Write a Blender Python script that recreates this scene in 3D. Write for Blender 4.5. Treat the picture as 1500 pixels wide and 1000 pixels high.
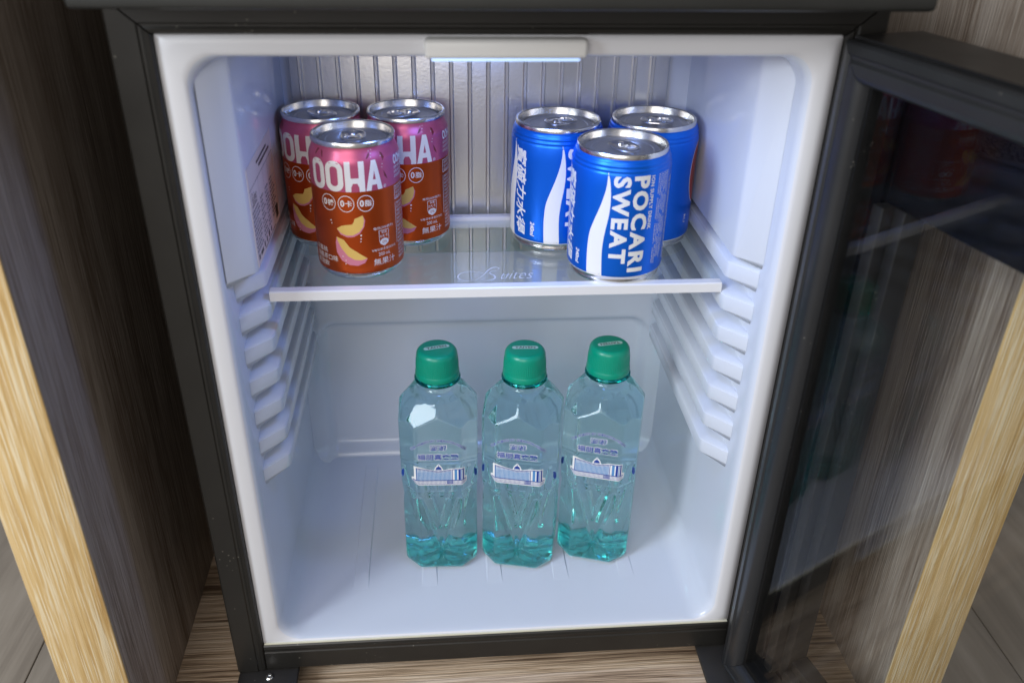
import bpy, bmesh, math, random
from mathutils import Matrix, Vector
from mathutils.geometry import tessellate_polygon

for o in list(bpy.data.objects):
    bpy.data.objects.remove(o)
sc = bpy.context.scene
COL = sc.collection
R = math.radians
random.seed(7)

# ------------------------------------------------------------------ camera
YAW, PITCH, ROLL = 0.0893, 0.5278, 0.0196
cam_d = bpy.data.cameras.new('camera')
cam = bpy.data.objects.new('camera', cam_d)
COL.objects.link(cam)
fwd = Vector((math.sin(YAW)*math.cos(PITCH), math.cos(YAW)*math.cos(PITCH), -math.sin(PITCH)))
rt0 = Vector((math.cos(YAW), -math.sin(YAW), 0))
up0 = rt0.cross(fwd)
rt = rt0*math.cos(ROLL)+up0*math.sin(ROLL)
up = up0*math.cos(ROLL)-rt0*math.sin(ROLL)
mw = Matrix((rt, up, -fwd)).transposed().to_4x4()
mw.translation = Vector((-0.0375, -0.4715, 0.5358))
cam.matrix_world = mw
cam_d.lens = 30.81
cam_d.sensor_width = 36
cam_d.sensor_fit = 'HORIZONTAL'
cam_d.clip_start = 0.01
cam_d.clip_end = 50
cam_d.dof.use_dof = True
cam_d.dof.focus_distance = 0.665
cam_d.dof.aperture_fstop = 7.0
sc.camera = cam

# ------------------------------------------------------------------ room light
world = bpy.data.worlds.new('World')
sc.world = world
world.use_nodes = True
bg = world.node_tree.nodes['Background']
bg.inputs[0].default_value = (1.0, 0.96, 0.94, 1)
bg.inputs[1].default_value = 0.29

def area(name, loc, target, sx, sy, power, col):
    d = bpy.data.lights.new(name, 'AREA')
    d.shape = 'RECTANGLE'
    d.size, d.size_y, d.energy, d.color = sx, sy, power, col
    o = bpy.data.objects.new(name, d)
    COL.objects.link(o)
    o.location = loc
    o.rotation_euler = (Vector(target)-Vector(loc)).to_track_quat('-Z', 'Y').to_euler()
    return o

area('window_light', (-1.10, -0.76, 0.98), (0.02, 0.08, 0.2), 0.45, 0.75, 17, (0.84, 0.92, 1.0))
area('front_fill_light', (-0.55, -1.75, 1.05), (0.0, 0.0, 0.2), 1.1, 1.1, 15.5, (1.0, 0.95, 0.91))  # added soft fill from the left front, stands for no real lamp

sc.view_settings.view_transform = 'Standard'
sc.view_settings.look = 'None'
sc.view_settings.exposure = 0.0
sc.view_settings.gamma = 1.0
sc.cycles.use_denoising = True
sc.cycles.max_bounces = 24
sc.cycles.transmission_bounces = 20
sc.cycles.glossy_bounces = 8
sc.cycles.transparent_max_bounces = 12
sc.cycles.sample_clamp_indirect = 25.0

# ------------------------------------------------------------------ materials
MAT = {}
def nd(t, typ, **kw):
    n = t.nodes.new(typ)
    for k, v in kw.items():
        setattr(n, k, v)
    return n

def new_mat(name):
    m = bpy.data.materials.new(name)
    m.use_nodes = True
    MAT[name] = m
    t = m.node_tree
    return m, t, t.nodes['Principled BSDF']

def pset(p, **kw):
    names = dict(col='Base Color', rough='Roughness', metal='Metallic', ior='IOR', trans='Transmission Weight',
                 coat='Coat Weight', coatr='Coat Roughness', emc='Emission Color', ems='Emission Strength',
                 spec='Specular IOR Level', sss='Subsurface Weight')
    for k, v in kw.items():
        if k in ('col', 'emc') and len(v) == 3:
            v = (*v, 1)
        p.inputs[names[k]].default_value = v

def plain(name, col, rough=0.4, var=0.06, vscale=40, bump=0.0, bscale=400, specks=0.0, **kw):
    """principled colour with a little uneven tone, grain relief and optional dust specks"""
    m, t, p = new_mat(name)
    pset(p, col=col, rough=rough, **kw)
    tc = nd(t, 'ShaderNodeTexCoord')
    n = nd(t, 'ShaderNodeTexNoise')
    n.inputs['Scale'].default_value = vscale
    n.inputs['Detail'].default_value = 5
    t.links.new(tc.outputs['Object'], n.inputs['Vector'])
    mx = nd(t, 'ShaderNodeMix', data_type='RGBA')
    mx.inputs[6].default_value = (*[c*(1-var) for c in col], 1)
    mx.inputs[7].default_value = (*[min(1, c*(1+var)) for c in col], 1)
    t.links.new(n.outputs['Fac'], mx.inputs[0])
    out = mx.outputs[2]
    mr = nd(t, 'ShaderNodeMapRange')
    mr.inputs[3].default_value = max(0.0, rough*0.8)
    mr.inputs[4].default_value = min(1.0, rough*1.25)
    t.links.new(n.outputs['Fac'], mr.inputs[0])
    t.links.new(mr.outputs[0], p.inputs['Roughness'])
    if specks:
        v = nd(t, 'ShaderNodeTexVoronoi')
        v.inputs['Scale'].default_value = 260
        t.links.new(tc.outputs['Object'], v.inputs['Vector'])
        n2 = nd(t, 'ShaderNodeTexNoise')
        n2.inputs['Scale'].default_value = 55
        t.links.new(tc.outputs['Object'], n2.inputs['Vector'])
        lt = nd(t, 'ShaderNodeMath', operation='LESS_THAN')
        lt.inputs[1].default_value = 0.14
        t.links.new(v.outputs['Distance'], lt.inputs[0])
        gt = nd(t, 'ShaderNodeMath', operation='GREATER_THAN')
        gt.inputs[1].default_value = 0.62
        t.links.new(n2.outputs['Fac'], gt.inputs[0])
        mul = nd(t, 'ShaderNodeMath', operation='MULTIPLY')
        t.links.new(lt.outputs[0], mul.inputs[0])
        t.links.new(gt.outputs[0], mul.inputs[1])
        ml2 = nd(t, 'ShaderNodeMath', operation='MULTIPLY')
        ml2.inputs[1].default_value = specks
        t.links.new(mul.outputs[0], ml2.inputs[0])
        m2 = nd(t, 'ShaderNodeMix', data_type='RGBA')
        m2.inputs[7].default_value = (0.35, 0.33, 0.28, 1)
        t.links.new(ml2.outputs[0], m2.inputs[0])
        t.links.new(out, m2.inputs[6])
        out = m2.outputs[2]
    t.links.new(out, p.inputs['Base Color'])
    if bump:
        n3 = nd(t, 'ShaderNodeTexNoise')
        n3.inputs['Scale'].default_value = bscale
        n3.inputs['Detail'].default_value = 3
        t.links.new(tc.outputs['Object'], n3.inputs['Vector'])
        b = nd(t, 'ShaderNodeBump')
        b.inputs['Strength'].default_value = bump
        b.inputs['Distance'].default_value = 0.001
        t.links.new(n3.outputs['Fac'], b.inputs['Height'])
        t.links.new(b.outputs[0], p.inputs['Normal'])
    return m

def wood(name, dark, mid, light, axis, fine=260, broad=14, knots=0.6, rough=0.55, bump=0.35, streak=None, seed=0.0, lo=0.33, hi=0.68, slo=0.54):
    """long grain along one object axis: broad colour bands, fine pores and pale limed streaks"""
    m, t, p = new_mat(name)
    tc = nd(t, 'ShaderNodeTexCoord')
    def mapped(across, along, off=0.0):
        mp = nd(t, 'ShaderNodeMapping')
        s = [across]*3
        s['xyz'.index(axis)] = along
        mp.inputs['Scale'].default_value = s
        mp.inputs['Location'].default_value = (seed+off, seed*1.7+off, seed*0.6+off)
        t.links.new(tc.outputs['Object'], mp.inputs[0])
        return mp
    # cathedral distortion
    d0 = nd(t, 'ShaderNodeTexNoise')
    d0.inputs['Scale'].default_value = 1
    d0.inputs['Detail'].default_value = 2
    t.links.new(mapped(11, 2.2).outputs[0], d0.inputs['Vector'])
    mp = mapped(fine*0.22, fine*0.006, 3)
    add = nd(t, 'ShaderNodeVectorMath', operation='MULTIPLY_ADD')
    add.inputs[1].default_value = (knots*5,)*3
    t.links.new(d0.outputs['Color'], add.inputs[0])
    t.links.new(mp.outputs[0], add.inputs[2])
    g1 = nd(t, 'ShaderNodeTexNoise')
    g1.inputs['Scale'].default_value = 1
    g1.inputs['Detail'].default_value = 6
    g1.inputs['Roughness'].default_value = 0.62
    t.links.new(add.outputs[0], g1.inputs['Vector'])
    g2 = nd(t, 'ShaderNodeTexNoise')
    g2.inputs['Scale'].default_value = 1
    g2.inputs['Detail'].default_value = 4
    t.links.new(mapped(fine*0.55, fine*0.012, 9).outputs[0], g2.inputs['Vector'])
    g3 = nd(t, 'ShaderNodeTexNoise')
    g3.inputs['Scale'].default_value = 1
    g3.inputs['Detail'].default_value = 3
    t.links.new(mapped(broad, broad*0.05, 5).outputs[0], g3.inputs['Vector'])
    cr = nd(t, 'ShaderNodeValToRGB')
    e = cr.color_ramp.elements
    e[0].position, e[0].color = lo, (*dark, 1)
    e[1].position, e[1].color = hi, (*light, 1)
    e.new(0.5).color = (*mid, 1)
    s1 = nd(t, 'ShaderNodeMath', operation='MULTIPLY_ADD')
    s1.inputs[1].default_value = 0.55
    t.links.new(g1.outputs['Fac'], s1.inputs[0])
    s2 = nd(t, 'ShaderNodeMath', operation='MULTIPLY')
    s2.inputs[1].default_value = 0.45
    t.links.new(g3.outputs['Fac'], s2.inputs[0])
    t.links.new(s2.outputs[0], s1.inputs[2])
    t.links.new(s1.outputs[0], cr.inputs[0])
    out = cr.outputs[0]
    if streak:
        pr = nd(t, 'ShaderNodeValToRGB')
        pe = pr.color_ramp.elements
        pe[0].position, pe[0].color = slo, (0, 0, 0, 1)
        pe[1].position, pe[1].color = slo+0.1, (1, 1, 1, 1)
        t.links.new(g2.outputs['Fac'], pr.inputs[0])
        m2 = nd(t, 'ShaderNodeMix', data_type='RGBA')
        m2.inputs[7].default_value = (*streak, 1)
        f = nd(t, 'ShaderNodeMath', operation='MULTIPLY')
        f.inputs[1].default_value = 0.75
        t.links.new(pr.outputs[0], f.inputs[0])
        t.links.new(f.outputs[0], m2.inputs[0])
        t.links.new(out, m2.inputs[6])
        out = m2.outputs[2]
    t.links.new(out, p.inputs['Base Color'])
    pset(p, rough=rough)
    hs = nd(t, 'ShaderNodeMath', operation='ADD')
    t.links.new(g1.outputs['Fac'], hs.inputs[0])
    t.links.new(g2.outputs['Fac'], hs.inputs[1])
    b = nd(t, 'ShaderNodeBump')
    b.inputs['Strength'].default_value = bump
    b.inputs['Distance'].default_value = 0.001
    t.links.new(hs.outputs[0], b.inputs['Height'])
    t.links.new(b.outputs[0], p.inputs['Normal'])
    return m

def glass(name, col, ior, rough=0.0):
    m = bpy.data.materials.new(name)
    m.use_nodes = True
    MAT[name] = m
    t = m.node_tree
    t.nodes.remove(t.nodes['Principled BSDF'])
    g = nd(t, 'ShaderNodeBsdfGlass')
    g.inputs['Color'].default_value = (*col, 1)
    g.inputs['IOR'].default_value = ior
    g.inputs['Roughness'].default_value = rough
    t.links.new(g.outputs[0], t.nodes['Material Output'].inputs['Surface'])
    return m

def sheet_glass(name, col, ior):
    m = bpy.data.materials.new(name)
    m.use_nodes = True
    MAT[name] = m
    t = m.node_tree
    t.nodes.remove(t.nodes['Principled BSDF'])
    tr = nd(t, 'ShaderNodeBsdfTransparent')
    tr.inputs[0].default_value = (*col, 1)
    gl = nd(t, 'ShaderNodeBsdfGlossy')
    gl.inputs['Roughness'].default_value = 0.0
    # Schlick reflectance of a thin sheet, the same from both sides
    r0 = ((ior-1)/(ior+1))**2
    lw = nd(t, 'ShaderNodeLayerWeight')
    lw.inputs['Blend'].default_value = 0.5
    pw = nd(t, 'ShaderNodeMath', operation='POWER')
    pw.inputs[1].default_value = 5.0
    t.links.new(lw.outputs['Facing'], pw.inputs[0])
    fz = nd(t, 'ShaderNodeMath', operation='MULTIPLY_ADD')
    fz.inputs[1].default_value, fz.inputs[2].default_value = 1-r0, r0
    t.links.new(pw.outputs[0], fz.inputs[0])
    mx = nd(t, 'ShaderNodeMixShader')
    t.links.new(fz.outputs[0], mx.inputs[0])
    t.links.new(tr.outputs[0], mx.inputs[1])
    t.links.new(gl.outputs[0], mx.inputs[2])
    t.links.new(mx.outputs[0], t.nodes['Material Output'].inputs['Surface'])
    return m

plain('black_steel', (0.016, 0.015, 0.013), 0.36, 0.3, 30, 0.06, 900, specks=0.35)
plain('black_gasket', (0.022, 0.023, 0.025), 0.34, 0.2, 25, 0.03, 300, specks=0.25)
plain('black_gloss', (0.003, 0.003, 0.004), 0.08, 0.1, spec=0.15)
plain('black_matte', (0.022, 0.020, 0.018), 0.5, 0.3, 60, specks=0.3)
plain('door_black', (0.006, 0.006, 0.006), 0.4, 0.2, 30, specks=0.2)
plain('spacer_black', (0.010, 0.009, 0.008), 0.55, 0.2, 60, specks=0.25, spec=0.25)
plain('lid_grey', (0.026, 0.026, 0.024), 0.42, 0.15, 20, 0.05, 700)
plain('liner_blue_lit', (0.70, 0.75, 0.845), 0.16, 0.025, 9, 0.012, 60)  # same plastic as the rim, blue cast of the interior light put into its colour
plain('rim_white', (0.76, 0.765, 0.80), 0.36, 0.012, 9)
plain('foam_cream', (0.72, 0.70, 0.55), 0.6, 0.1)
plain('lamp_white', (0.78, 0.775, 0.76), 0.35, 0.01)
plain('trim_white', (0.80, 0.80, 0.80), 0.3, 0.02)
plain('chrome', (0.75, 0.75, 0.75), 0.2, 0.05, metal=1.0)
plain('can_aluminium', (0.74, 0.73, 0.71), 0.24, 0.06, 300, metal=1.0)
plain('tab_metal', (0.80, 0.80, 0.82), 0.22, 0.06, 300, metal=1.0)
plain('lid_panel', (0.68, 0.68, 0.70), 0.45, 0.05, 300, metal=1.0)
plain('pink_ink', (0.56, 0.11, 0.20), 0.32, 0.03, metal=0.45)
plain('brown_ink', (0.64, 0.10, 0.018), 0.36, 0.05, metal=0.9)
plain('blue_ink', (0.0015, 0.15, 0.78), 0.33, 0.03, metal=0.55)
plain('ink_cream', (0.74, 0.71, 0.66), 0.35, 0.02)
plain('ink_white', (0.80, 0.80, 0.78), 0.35, 0.02)
plain('ink_yellow', (0.72, 0.47, 0.12), 0.35, 0.08)
plain('ink_skin', (0.62, 0.20, 0.27), 0.35, 0.05)
plain('ink_maroon', (0.17, 0.02, 0.02), 0.35, 0.05)
plain('ink_blue', (0.004, 0.05, 0.34), 0.4, 0.03)
plain('ink_light_blue', (0.10, 0.30, 0.62), 0.4, 0.03)
plain('ink_black', (0.03, 0.03, 0.03), 0.5, 0.1)
plain('ink_red', (0.30, 0.02, 0.02), 0.35, 0.05)
plain('ink_green', (0.55, 0.62, 0.08), 0.4, 0.05)
plain('ink_frost', (0.68, 0.72, 0.76), 0.6, 0.02)
plain('paper', (0.80, 0.72, 0.66), 0.55, 0.03)
plain('cap_green', (0.0, 0.30, 0.185), 0.3, 0.03, sss=0.0)
plain('cap_pill', (0.42, 0.66, 0.58), 0.35, 0.03)
wood('wood_grey', (0.17, 0.12, 0.085), (0.33, 0.27, 0.22), (0.48, 0.415, 0.36), 'z', 1700, 40, 1.0, bump=0.7, streak=(0.50, 0.43, 0.365), lo=0.36, hi=0.66)
wood('wood_oak', (0.50, 0.30, 0.10), (0.64, 0.44, 0.19), (0.74, 0.55, 0.30), 'z', 1900, 130, 1.2, bump=0.5, streak=(0.80, 0.69, 0.48), seed=3, lo=0.38, hi=0.62, slo=0.51)
wood('wood_base', (0.14, 0.085, 0.05), (0.58, 0.42, 0.28), (0.82, 0.66, 0.50), 'x', 1900, 40, 0.9, bump=0.9, seed=5, lo=0.40, hi=0.60)
wood('wood_floor', (0.16, 0.135, 0.11), (0.27, 0.235, 0.195), (0.36, 0.32, 0.275), 'y', 200, 12, 0.8, seed=8)

def film(name, col):
    """thin printed ink on clear plastic: part of the light comes through from behind"""
    m = bpy.data.materials.new(name)
    m.use_nodes = True
    MAT[name] = m
    t = m.node_tree
    t.nodes.remove(t.nodes['Principled BSDF'])
    a, b, mx = nd(t, 'ShaderNodeBsdfDiffuse'), nd(t, 'ShaderNodeBsdfTranslucent'), nd(t, 'ShaderNodeMixShader')
    a.inputs[0].default_value = b.inputs[0].default_value = (*col, 1)
    mx.inputs[0].default_value = 0.12
    t.links.new(a.outputs[0], mx.inputs[1])
    t.links.new(b.outputs[0], mx.inputs[2])
    t.links.new(mx.outputs[0], t.nodes['Material Output'].inputs['Surface'])
film('film_white', (0.96, 0.96, 0.96))

def frosted_metal(name):
    m, t, p = new_mat(name)
    pset(p, col=(0.74, 0.73, 0.71), metal=0.9, rough=0.34)
    tc = nd(t, 'ShaderNodeTexCoord')
    n = nd(t, 'ShaderNodeTexNoise')
    n.inputs['Scale'].default_value = 420
    n.inputs['Detail'].default_value = 3
    t.links.new(tc.outputs['Object'], n.inputs['Vector'])
    b = nd(t, 'ShaderNodeBump')
    b.inputs['Strength'].default_value = 0.09
    b.inputs['Distance'].default_value = 0.0012
    t.links.new(n.outputs['Fac'], b.inputs['Height'])
    t.links.new(b.outputs[0], p.inputs['Normal'])
    n2 = nd(t, 'ShaderNodeTexNoise')
    n2.inputs['Scale'].default_value = 22
    n2.inputs['Detail'].default_value = 4
    t.links.new(tc.outputs['Object'], n2.inputs['Vector'])
    mr = nd(t, 'ShaderNodeMapRange')
    mr.inputs[3].default_value, mr.inputs[4].default_value = 0.24, 0.46
    t.links.new(n2.outputs['Fac'], mr.inputs[0])
    t.links.new(mr.outputs[0], p.inputs['Roughness'])
    return m
frosted_metal('plate_aluminium')
sheet_glass('shelf_glass', (0.95, 0.975, 0.99), 1.5)
sheet_glass('door_glass', (0.99, 0.995, 0.995), 1.30)
def hazy_plastic(name, col, ior, haze, amount):
    """clear tinted plastic whose wall scatters a little light"""
    m = glass(name, col, ior)
    t = m.node_tree
    g = [n for n in t.nodes if n.type == 'BSDF_GLASS'][0]
    tr, df = nd(t, 'ShaderNodeBsdfTranslucent'), nd(t, 'ShaderNodeBsdfDiffuse')
    tr.inputs[0].default_value = df.inputs[0].default_value = (*haze, 1)
    m1, m2 = nd(t, 'ShaderNodeMixShader'), nd(t, 'ShaderNodeMixShader')
    m1.inputs[0].default_value, m2.inputs[0].default_value = 0.5, amount
    t.links.new(tr.outputs[0], m1.inputs[1])
    t.links.new(df.outputs[0], m1.inputs[2])
    t.links.new(g.outputs[0], m2.inputs[1])
    t.links.new(m1.outputs[0], m2.inputs[2])
    t.links.new(m2.outputs[0], t.nodes['Material Output'].inputs['Surface'])
hazy_plastic('bottle_plastic', (0.92, 1.0, 0.998), 1.48, (0.42, 0.95, 0.93), 0.045)
glass('water', (0.965, 1.0, 1.0), 0.90)
hazy_plastic('base_tint', (0.60, 0.98, 0.97), 1.0001, (0.30, 0.92, 0.90), 0.05)
glass('neck_plastic', (0.30, 0.82, 0.80), 1.5)
m, t, p = new_mat('lamp_lens')
pset(p, col=(0.7, 0.8, 0.95), rough=0.3, emc=(0.30, 0.52, 1.0), ems=0.9)

# ------------------------------------------------------------------ mesh helpers
def link(name, me, parent=None, mats=(), loc=None, rotz=None, label=None, cat=None, group=None, kind=None):
    o = bpy.data.objects.new(name, me)
    COL.objects.link(o)
    if me is not None and mats:
        for mm in mats:
            me.materials.append(MAT[mm])
    if parent is not None:
        o.parent = parent
    if loc is not None:
        o.location = loc
    if rotz is not None:
        o.rotation_euler = (0, 0, rotz)
    if label: o['label'] = label
    if cat: o['category'] = cat
    if group: o['group'] = group
    if kind: o['kind'] = kind
    return o

def mesh(name, verts, faces, smooth=False, mi=None, sharp=None):
    me = bpy.data.meshes.new(name)
    me.from_pydata([tuple(v) for v in verts], [], faces)
    me.update()
    if smooth:
        me.polygons.foreach_set('use_smooth', [True]*len(me.polygons))
        if sharp:
            me.set_sharp_from_angle(angle=R(sharp))
    if mi is not None:
        me.polygons.foreach_set('material_index', mi)
    return me

def box_me(name, x0, x1, y0, y1, z0, z1, bev=0.0, seg=2):
    bm = bmesh.new()
    bmesh.ops.create_cube(bm, size=1)
    for v in bm.verts:
        v.co = Vector(((x0+x1)/2+v.co.x*(x1-x0), (y0+y1)/2+v.co.y*(y1-y0), (z0+z1)/2+v.co.z*(z1-z0)))
    if bev:
        bmesh.ops.bevel(bm, geom=bm.edges[:], offset=bev, segments=seg, affect='EDGES', profile=0.5)
    me = bpy.data.meshes.new(name)
    bm.to_mesh(me)
    bm.free()
    if bev:
        me.polygons.foreach_set('use_smooth', [True]*len(me.polygons))
        me.set_sharp_from_angle(angle=R(50))
    return me

def box(name, parent, mat, x0, x1, y0, y1, z0, z1, bev=0.0, **kw):
    return link(name, box_me(name, x0, x1, y0, y1, z0, z1, bev), parent, [mat], **kw)

def lathe(name, prof, n=96, rfun=None, mi_of=None, smooth=True, sharp=40):
    """profile of (r, z); r == 0 at an end closes with a fan"""
    verts, faces, mi = [], [], []
    rings = []
    for k, (r, z) in enumerate(prof):
        if r <= 1e-9:
            rings.append([len(verts)])
            verts.append((0, 0, z))
        else:
            rings.append(list(range(len(verts), len(verts)+n)))
            for i in range(n):
                a = 2*math.pi*i/n
                rr = r if rfun is None else rfun(r, z, a)
                verts.append((rr*math.cos(a), rr*math.sin(a), z))
    for k in range(len(rings)-1):
        A, B = rings[k], rings[k+1]
        m_ = 0 if mi_of is None else mi_of(k)
        for i in range(n):
            j = (i+1) % n
            if len(A) == 1 and len(B) == 1:
                break
            if len(A) == 1:
                faces.append((A[0], B[j], B[i]))
            elif len(B) == 1:
                faces.append((A[i], A[j], B[0]))
            else:
                faces.append((A[i], A[j], B[j], B[i]))
            mi.append(m_)
    return mesh(name, verts, faces, smooth, mi, sharp)

def prism(name, prof, axis0, axis1, shift0=None, shift1=None, smooth=False):
    """closed 2-D profile of (a, b) lofted between two ends; shift functions give each end its cut"""
    n = len(prof)
    verts = [axis0(a, b) for a, b in prof]+[axis1(a, b) for a, b in prof]
    faces = [(i, (i+1) % n, n+(i+1) % n, n+i) for i in range(n)]
    faces += [tuple(range(n))[::-1], tuple(range(n, 2*n))]
    bm = bmesh.new()
    vs = [bm.verts.new(v) for v in verts]
    for f in faces:
        bm.faces.new([vs[i] for i in f])
    bmesh.ops.recalc_face_normals(bm, faces=bm.faces[:])
    me = bpy.data.meshes.new(name)
    bm.to_mesh(me)
    bm.free()
    if smooth:
        me.polygons.foreach_set('use_smooth', [True]*len(me.polygons))
        me.set_sharp_from_angle(angle=R(35))
    return me

def tube_pts(pts, r, n=8):
    verts, faces = [], []
    P = [Vector(p) for p in pts]
    for k, p in enumerate(P):
        tdir = (P[min(k+1, len(P)-1)]-P[max(k-1, 0)]).normalized()
        a = tdir.orthogonal().normalized()
        if k:
            a = (prev-tdir*prev.dot(tdir)).normalized()
        prev = a
        b = tdir.cross(a)
        for i in range(n):
            an = 2*math.pi*i/n
            verts.append(p+(a*math.cos(an)+b*math.sin(an))*r)
    for k in range(len(P)-1):
        for i in range(n):
            j = (i+1) % n
            faces.append((k*n+i, k*n+j, (k+1)*n+j, (k+1)*n+i))
    faces += [tuple(range(n))[::-1], tuple(range((len(P)-1)*n, len(P)*n))]
    return verts, faces

# flat print: triangles in a 2-D sheet (mm), wrapped afterwards onto the thing that carries it
_txt = bpy.data.curves.new('type_setter', 'FONT')
_txt.resolution_u = 3
_txto = bpy.data.objects.new('type_setter', _txt)
_cache = {}
def glyphs(body, bold=0.0, shear=0.0, spacing=1.0):
    key = (body, bold, shear, spacing)
    if key not in _cache:
        _txt.body, _txt.size, _txt.offset, _txt.shear, _txt.space_character = body, 1.0, bold, shear, spacing
        me = bpy.data.meshes.new_from_object(_txto)
        me.calc_loop_triangles()
        v = [(q.co.x, q.co.y) for q in me.vertices]
        _cache[key] = (v, [tuple(lt.vertices) for lt in me.loop_triangles])
        bpy.data.meshes.remove(me)
    return _cache[key]

class Print:
    def __init__(self):
        self.layers = []          # (material, lift, tris)
    def tris(self, mat, lift):
        for l in self.layers:
            if l[0] == mat and l[1] == lift:
                return l[2]
        self.layers.append((mat, lift, []))
        return self.layers[-1][2]
    def poly(self, mat, pts, lift=1):
        T = self.tris(mat, lift)
        tess = tessellate_polygon([[Vector((x, y, 0)) for x, y in pts]])
        for a, b, c in tess:
            T.append((pts[a], pts[b], pts[c]))
    def rect(self, mat, x0, x1, y0, y1, lift=1):
        self.poly(mat, [(x0, y0), (x1, y0), (x1, y1), (x0, y1)], lift)
    def loops(self, mat, outer, inner, lift=1):
        T = self.tris(mat, lift)
        n = len(outer)
        for i in range(n):
            j = (i+1) % n
            T.append((outer[i], outer[j], inner[j]))
            T.append((outer[i], inner[j], inner[i]))
    def ring(self, mat, cx, cy, rx, ry, w, lift=1, n=36):
        o = [(cx+rx*math.cos(2*math.pi*i/n), cy+ry*math.sin(2*math.pi*i/n)) for i in range(n)]
        q = [(cx+(rx-w)*math.cos(2*math.pi*i/n), cy+(ry-w)*math.sin(2*math.pi*i/n)) for i in range(n)]
        self.loops(mat, o, q, lift)
    def disc(self, mat, cx, cy, rx, ry, lift=1, n=28):
        self.poly(mat, [(cx+rx*math.cos(2*math.pi*i/n), cy+ry*math.sin(2*math.pi*i/n)) for i in range(n)], lift)
    def text(self, mat, body, x0, x1, y0, y1, lift=1, bold=0.0, shear=0.0, rot=0, spacing=1.0):
        """fit a line of type into a box; rot=-90 runs it downwards"""
        v, f = glyphs(body, bold, shear, spacing)
        if not v:
            return
        ax, bx_ = min(q[0] for q in v), max(q[0] for q in v)
        ay, by = min(q[1] for q in v), max(q[1] for q in v)
        T = self.tris(mat, lift)
        def mp(q):
            s, tt = (q[0]-ax)/max(bx_-ax, 1e-6), (q[1]-ay)/max(by-ay, 1e-6)
            if rot == -90:
                return (x0+tt*(x1-x0), y1-s*(y1-y0))
            return (x0+s*(x1-x0), y0+tt*(y1-y0))
        for a, b, c in f:
            T.append((mp(v[a]), mp(v[b]), mp(v[c])))
    def arc_text(self, mat, body, cx, cy, rad, a0, a1, h, lift=1, bold=0.0):
        """letters stood along an arc, a in degrees from straight up, clockwise positive"""
        T = self.tris(mat, lift)
        adv = {' ': 0.55, 'I': 0.45, 'O': 1.05, 'N': 1.0, 'B': 0.9, 'E': 0.85, 'P': 0.85, 'T': 0.9, 'S': 0.85}
        w = [adv.get(ch, 0.95) for ch in body]
        tot, acc = sum(w), 0
        for ch, wi in zip(body, w):
            mid = (acc+wi/2)/tot
            acc += wi
            if ch == ' ':
                continue
            an = R(a0+(a1-a0)*mid)
            v, f = glyphs(ch, bold)
            ax, bx_ = min(q[0] for q in v), max(q[0] for q in v)
            c, s = math.cos(-an), math.sin(-an)
            def mp(q):
                x, y = (q[0]-(ax+bx_)/2)*h/0.72, q[1]*h/0.72
                return (cx+rad*math.sin(an)+x*c-y*s, cy+rad*math.cos(an)+x*s+y*c)
            for i0, i1, i2 in f:
                T.append((mp(v[i0]), mp(v[i1]), mp(v[i2])))
    def build(self, name, parent, place, step=2.0, lift_mm=0.05):
        verts, faces, mi, mats = [], [], [], []
        for mat, lift, T in self.layers:
            if mat not in mats:
                mats.append(mat)
            k = mats.index(mat)
            stack = list(T)
            while stack:
                a, b, c = stack.pop()
                e = [((a[0]-b[0])**2+(a[1]-b[1])**2, 0), ((b[0]-c[0])**2+(b[1]-c[1])**2, 1), ((c[0]-a[0])**2+(c[1]-a[1])**2, 2)]
                L, w = max(e)
                if L > step*step:
                    if w == 1: a, b, c = b, c, a
                    elif w == 2: a, b, c = c, a, b
                    mpt = ((a[0]+b[0])/2, (a[1]+b[1])/2)
                    stack.append((a, mpt, c))
                    stack.append((mpt, b, c))
                    continue
                ar = (b[0]-a[0])*(c[1]-a[1])-(b[1]-a[1])*(c[0]-a[0])
                if abs(ar) < 1e-9:
                    continue
                if ar < 0:
                    b, c = c, b
                n = len(verts)
                for q in (a, b, c):
                    verts.append(place(q[0], q[1], lift*lift_mm))
                faces.append((n, n+1, n+2))
                mi.append(k)
        me = mesh(name, verts, faces, False, mi)
        return link(name, me, parent, mats)

def copy_tree(o, parent=None):
    c = o.copy()
    COL.objects.link(c)
    c.parent = parent
    for ch in list(o.children):
        copy_tree(ch, c)
    return c

# ------------------------------------------------------------------ the setting: room floor of laminate boards
FLOOR_Z = -0.12
fl = link('floor', box_me('floor', -2.2, 2.2, -2.2, 1.6, FLOOR_Z-0.03, FLOOR_Z-0.004), None, ['black_matte'], kind='structure')
bw = 0.178
for i in range(-8, 9):
    off = random.uniform(0, 1.2)
    y = -2.0-off
    while y < 1.5:
        y0, y1 = max(y, -2.2), min(y+1.2, 1.6)
        if y1-y0 > 0.05:
            x0 = 0.031+i*bw
            b_ = box('plank', fl, 'wood_floor', -bw/2+0.0006, bw/2-0.0006, -(y1-y0)/2+0.0006, (y1-y0)/2-0.0006, -0.003, 0.004, 0.0008)
            b_.location = (x0, (y0+y1)/2, FLOOR_Z-0.004)
        y += 1.2

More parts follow.
